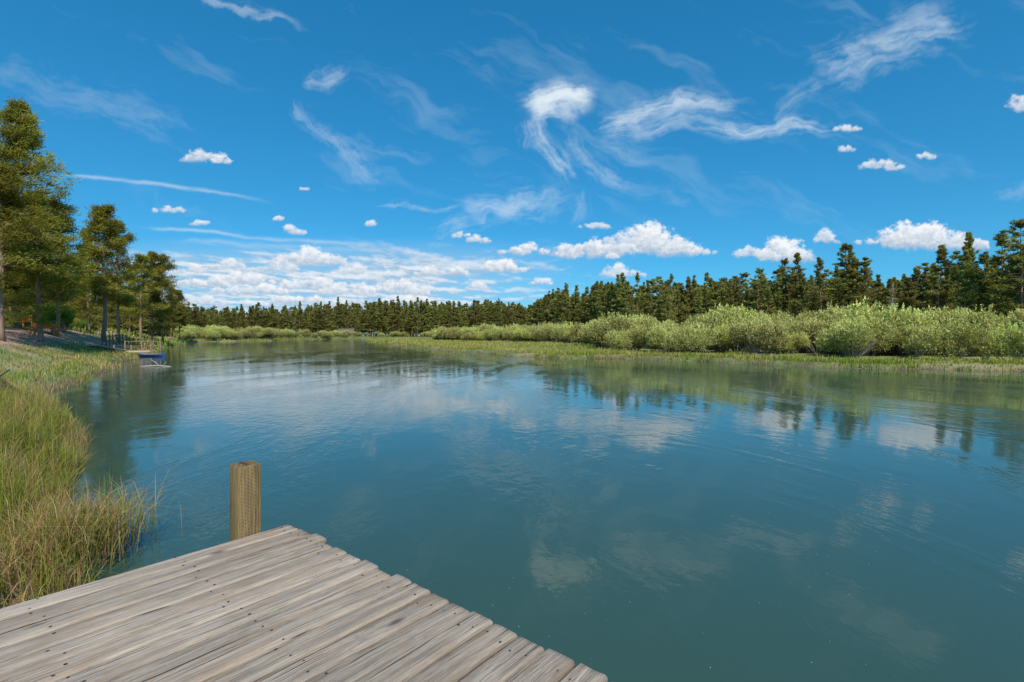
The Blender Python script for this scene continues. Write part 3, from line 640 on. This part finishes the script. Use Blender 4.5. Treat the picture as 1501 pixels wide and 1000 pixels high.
def build_clouds():
    r=np.random.default_rng(77); st=math.radians(0.082)
    az=np.arange(math.radians(-60),math.radians(60),st); el=np.arange(math.radians(-0.3),math.radians(39),st)
    AZ,EL=np.meshgrid(az,el,indexing='ij'); shp=AZ.shape
    X=(750.5+F*np.tan(AZ)).astype(np.float32); Y=(492-F*np.tan(EL)/np.cos(AZ)).astype(np.float32)
    rgb=np.zeros(shp+(3,),np.float32); al=np.zeros(shp,np.float32)
    def over(a,c,sl_=slice(None)):
        a=np.clip(a,0,1); A_=al[sl_]; o_=a+A_*(1-a)
        rgb[sl_]=(np.asarray(c)*a[...,None]+rgb[sl_]*(A_*(1-a))[...,None])/np.maximum(o_,1e-5)[...,None]; al[sl_]=o_
    w1=fbm(X/170,Y/170,4); w2=fbm(X/170+40,Y/170+7,4)
    s1=fbm(X/26,Y/26,4,0.6); s2=fbm(X/26+11,Y/26+31,4,0.6)
    mot=fbm(X/38+5,Y/24+2,5,0.6)
    XW=X+34*w1; YW=Y+34*w2
    a1=math.radians(22); U=XW*math.cos(a1)+YW*math.sin(a1); V=-XW*math.sin(a1)+YW*math.cos(a1)
    veil=sstep(0.05,0.9,fbm(U/300,V/60,6,0.62)+0.3*fbm(U/900,V/400,2))*0.19*sstep(470,250,Y)
    over(veil,(0.52,0.72,0.87))
    def cirrus(pts,w,strength,seed,wend=None,fl=70,fw=6.5,cov=0.0,wamp=1.0,soft=True):
        if soft: wend=(wend or w)*1.9; w*=1.9; strength*=0.52; cov+=0.02; fw*=1.0; fl*=0.95
        P=catmull(pts,6); wend=w if wend is None else wend; m=max(w,wend)*2.2+30
        ix=np.where((X[:,0]>P[:,0].min()-m)&(X[:,0]<P[:,0].max()+m))[0]
        if len(ix)==0: return
        sl_=slice(ix[0],ix[-1]+1); x=X[sl_]+(24*w1[sl_]+5*s1[sl_])*wamp; y=Y[sl_]+(24*w2[sl_]+5*s2[sl_])*wamp
        best=np.full(x.shape,1e9,np.float32); S=np.zeros(x.shape,np.float32); D=np.zeros(x.shape,np.float32); acc=0
        for i in range(len(P)-1):
            e=P[i+1]-P[i]; L=np.hypot(*e)+1e-6; t=np.clip(((x-P[i,0])*e[0]+(y-P[i,1])*e[1])/L**2,0,1)
            dx=x-P[i,0]-t*e[0]; dy=y-P[i,1]-t*e[1]; d=np.hypot(dx,dy); k=d<best
            best=np.where(k,d,best); S=np.where(k,acc+t*L,S); D=np.where(k,np.sign(e[0]*dy-e[1]*dx)*d,D); acc+=L
        q=S/acc; W=w+(wend-w)*q; g=np.exp(-(best/W)**2*2.2)*sstep(0,0.25,q+0.03)*sstep(1,0.65,q-0.02)
        fb=fbm(S/fl+seed,D/fw+seed*3.7,5,0.6); fb2=fbm(S/(fl*0.35)+seed*2,D/(fw*2.2),4,0.6)
        mm=mot[sl_] if soft else 0
        f=sstep(-0.6+cov,1.0+cov,fb*0.7+fb2*0.45+mm*0.55+(g-0.5)*0.85)
        over(g*f*strength,(0.76,0.86,0.93),sl_)
    cirrus([(765,165),(800,150),(840,142),(878,150)],19,1.9,1,15,60,9,-0.4,0.8)
    cirrus([(775,178),(815,168),(860,172)],16,1.2,2,12,60,9,-0.2,0.8)
    cirrus([(870,185),(940,165),(1020,150),(1115,142)],16,1.2,3,11,90,6)
    cirrus([(885,205),(950,190),(1010,180),(1060,190)],16,0.7,4,12,90,6)
    cirrus([(1000,185),(1080,190),(1170,185),(1265,188)],11,1.0,5,12,100,5)
    cirrus([(790,170),(800,215),(830,250),(848,285)],13,0.9,6,13,60,6)
    cirrus([(835,180),(850,225),(890,262),(950,290)],12,0.5,7,16,60,6)
    cirrus([(768,185),(775,215),(770,240)],14,0.45,8,10,50,6)
    cirrus([(880,205),(935,235),(985,245)],12,0.3,9,14,60,5)
    cirrus([(660,300),(740,305),(800,300),(862,296)],11,0.6,10,16,80,5)
    cirrus([(620,338),(690,325),(770,298),(830,275)],10,0.5,11,12,80,5)
    cirrus([(848,285),(850,310),(830,335)],16,0.35,12,10,60,6)
    cirrus([(1180,105),(1230,85),(1290,78),(1360,60),(1445,18)],20,0.85,13,24,110,8)
    cirrus([(1200,122),(1270,108),(1340,95),(1400,75)],18,0.6,14,12,110,7)
    cirrus([(1290,45),(1350,30),(1410,5)],22,0.45,15,22,110,8)
    cirrus([(1120,180),(1180,140),(1230,110)],14,0.4,16,14,90,6)
    cirrus([(430,125),(435,155),(470,185),(520,215),(560,270),(575,300)],11,0.5,17,14,80,5)
    cirrus([(440,112),(480,118),(515,102)],13,0.6,18,11,50,7)
    cirrus([(465,115),(500,95)],12,0.4,19,10,50,6)
    cirrus([(500,180),(545,210),(600,225),(660,230)],10,0.2,20,12,80,5)
    cirrus([(270,-5),(340,8),(420,30),(490,58)],5,0.6,21,6,120,4)
    cirrus([(-60,95),(60,120),(160,150),(260,205),(330,260)],24,0.28,22,30,140,9)
    cirrus([(545,296),(620,302),(700,308)],4,0.6,24,4,90,4)
    cirrus([(1430,290),(1500,284),(1600,270)],10,0.4,25,12,90,5)
    cirrus([(880,265),(960,290),(1040,300)],12,0.2,26,16,90,6)
    cirrus([(55,254),(160,266),(280,278),(420,300)],4.0,0.42,27,5,140,9,-0.3,0.2,False)
    cirrus([(180,330),(300,340),(430,352),(600,362)],4.0,0.40,28,5.5,140,9,-0.3,0.2,False)
    cirrus([(230,352),(380,358),(520,368),(640,372)],6,0.25,29,8,140,7,-0.3,0.3,False)
    dv=np.maximum(492-Y,6); PX=(X-750)/dv; PY=F/dv
    b=fbm(PX*1.5+3,PY*0.75,6,0.62)+0.35*fbm(PX*0.45,PY*0.3+4,3)
    msk=np.exp(-(((X-450)/350)**4))*sstep(340,392,Y)*sstep(487,458,Y)
    over(msk*0.55,(0.38,0.58,0.78))
    lay=sstep(-0.20,0.34,b+(msk-0.6)*0.5)*msk
    b2=fbm(PX*1.5+3,(F/(dv+5))*0.75,6,0.62)+0.35*fbm(PX*0.45,(F/(dv+5))*0.3+4,3)
    sh=np.clip(0.45+1.6*(b-b2),0,1)[...,None]
    over(lay*0.85,np.array([0.40,0.53,0.69])*(1-sh)+np.array([0.86,0.90,0.93])*sh)
    over(sstep(0.1,0.8,b)*sstep(370,430,Y)*0.22,(0.62,0.76,0.88))
    blobs=[(300,229,32,11),(326,236,14,6),(247,307,22,6),(430,338,20,7),(408,321,8,4),(545,328,8,5),(447,277,6,3),(295,326,14,5),(770,366,38,8),(742,391,40,9),(862,361,46,19),(912,350,26,10),(962,355,64,24),(912,398,29,10),(1030,368,19,6),(870,330,20,6),(792,412,14,7),
      (1290,241,28,10),(1357,230,12,5),(1243,189,24,5),(1235,220,15,5),(1366,347,80,23),(1152,371,38,17),(1098,369,24,9),(1210,348,15,9),(1270,354,16,5),(1497,155,14,13),(700,352,20,6),(675,345,14,5),(450,378,52,13),(355,408,46,11),(565,421,70,13),(460,416,56,11),(650,396,42,12),(290,440,34,9),(400,392,36,9),(440,438,44,9),(610,440,38,8),(300,412,38,9),(895,376,10,4),(520,395,30,8),(700,420,18,6),(340,425,36,8),(540,440,34,8),(380,425,42,9),(280,395,28,7),(330,388,28,7),(500,425,32,8),(360,444,34,6),(500,446,34,6),(-200,330,90,26),(1800,300,120,36)]
    for ci,(cx,cy,rx,ry) in enumerate(blobs):
        ix=np.where((X[:,0]>cx-rx*1.6-8)&(X[:,0]<cx+rx*1.6+8))[0]; 
        if len(ix)==0: continue
        sl_=slice(ix[0],ix[-1]+1)
        wob_=min(1,ry/14); x=X[sl_]+s1[sl_]*9*wob_; y=Y[sl_]+s2[sl_]*6*wob_
        base=cy+ry*0.75; n=int(6+rx/5); fld=np.full(x.shape,-1.0,np.float32); hgt=np.zeros(x.shape,np.float32)
        skew=r.uniform(-0.4,0.4)
        for j in range(n):
            q=r.uniform(-0.95,0.95); rj=ry*r.uniform(0.4,0.9)*(1-0.62*abs(q-skew*0.5)**1.5)+1.2; yj=base-rj*r.uniform(0.35,0.9)-(ry*0.55*max(0,1-abs(q-skew)*1.6))*r.random(); xj=cx+q*rx
            f=1-np.hypot((x-xj)/(rj*1.6),(y-yj)/rj); k=f>fld; fld=np.where(k,f,fld); hgt=np.where(k,(yj-y)/rj+0.35*(x-xj)/rj,hgt)
        small=rx<37
        dt=fbm(X[sl_]/9+ci,Y[sl_]/7,5,0.68)
        f=fld+(0.6 if small else 0.45)*dt; a_=sstep(-0.18,0.6 if small else 0.38,f)*(1-sstep(base-ry*0.2,base+ry*0.35+2,y+3*dt))
        lit=np.clip(0.34+0.40*hgt+0.3*((base-ry-y)/ry+0.8)+0.5*dt,0,1)[...,None]
        c=np.array([0.43,0.54,0.68])*(1-lit)+np.array([0.96,0.97,0.98])*lit
        over(a_*(0.82 if small else 0.96)*(1 if cy<372 or cx>700 else 0.92),c,sl_)
    edge=sstep(-60,-56,np.degrees(AZ))*sstep(60,56,np.degrees(AZ))*sstep(39,36.3,np.degrees(EL))
    alf=np.clip((al-0.015)/0.985,0,1)*edge
    keep=alf>0
    Rr=3300.0; V=np.stack([np.sin(AZ)*np.cos(EL),np.cos(AZ)*np.cos(EL),np.sin(EL)],-1)*Rr; V[...,2]+=CAMZ
    na,ne=shp; idx=np.arange(na*ne).reshape(na,ne)
    q=np.stack([idx[:-1,:-1],idx[1:,:-1],idx[1:,1:],idx[:-1,1:]],-1).reshape(-1,4)
    kf=keep.ravel()[q].any(1); q=q[kf]
    used=np.zeros(na*ne,bool); used[q.ravel()]=True; mp=np.cumsum(used)-1; q=mp[q]
    col=np.concatenate([rgb,alf[...,None]],-1).reshape(-1,4)[used]
    m,nt=newmat('cloud_vapour'); N=NT(nt)
    at=N.n('ShaderNodeAttribute',attribute_name='Col'); em=N.n('ShaderNodeEmission'); tr=N.n('ShaderNodeBsdfTransparent'); mx=N.n('ShaderNodeMixShader')
    nt.links.new(at.outputs['Color'],em.inputs[0]); nt.links.new(at.outputs['Alpha'],mx.inputs[0]); nt.links.new(tr.outputs[0],mx.inputs[1]); nt.links.new(em.outputs[0],mx.inputs[2])
    o=N.n('ShaderNodeOutputMaterial'); nt.links.new(mx.outputs[0],o.inputs[0])
    try: m.cycles.emission_sampling='NONE'
    except Exception as ex: print(ex)
    link(bpy.data.objects.new('sky',mesh_np('sky',V.reshape(-1,3)[used],q,[m],col)))
build_clouds()

# ------------------------------------------------------------------ camera
cd=bpy.data.cameras.new('camera'); cam=link(bpy.data.objects.new('camera',cd)); cam.location=(0,0,CAMZ); cam.rotation_euler=(math.pi/2-PITCH,0,0)
cd.sensor_width=36; cd.lens=F/1501*36; cd.clip_start=0.05; cd.clip_end=8000; scene.camera=cam
scene.view_settings.view_transform='Standard'; scene.view_settings.look='None'; scene.view_settings.exposure=0
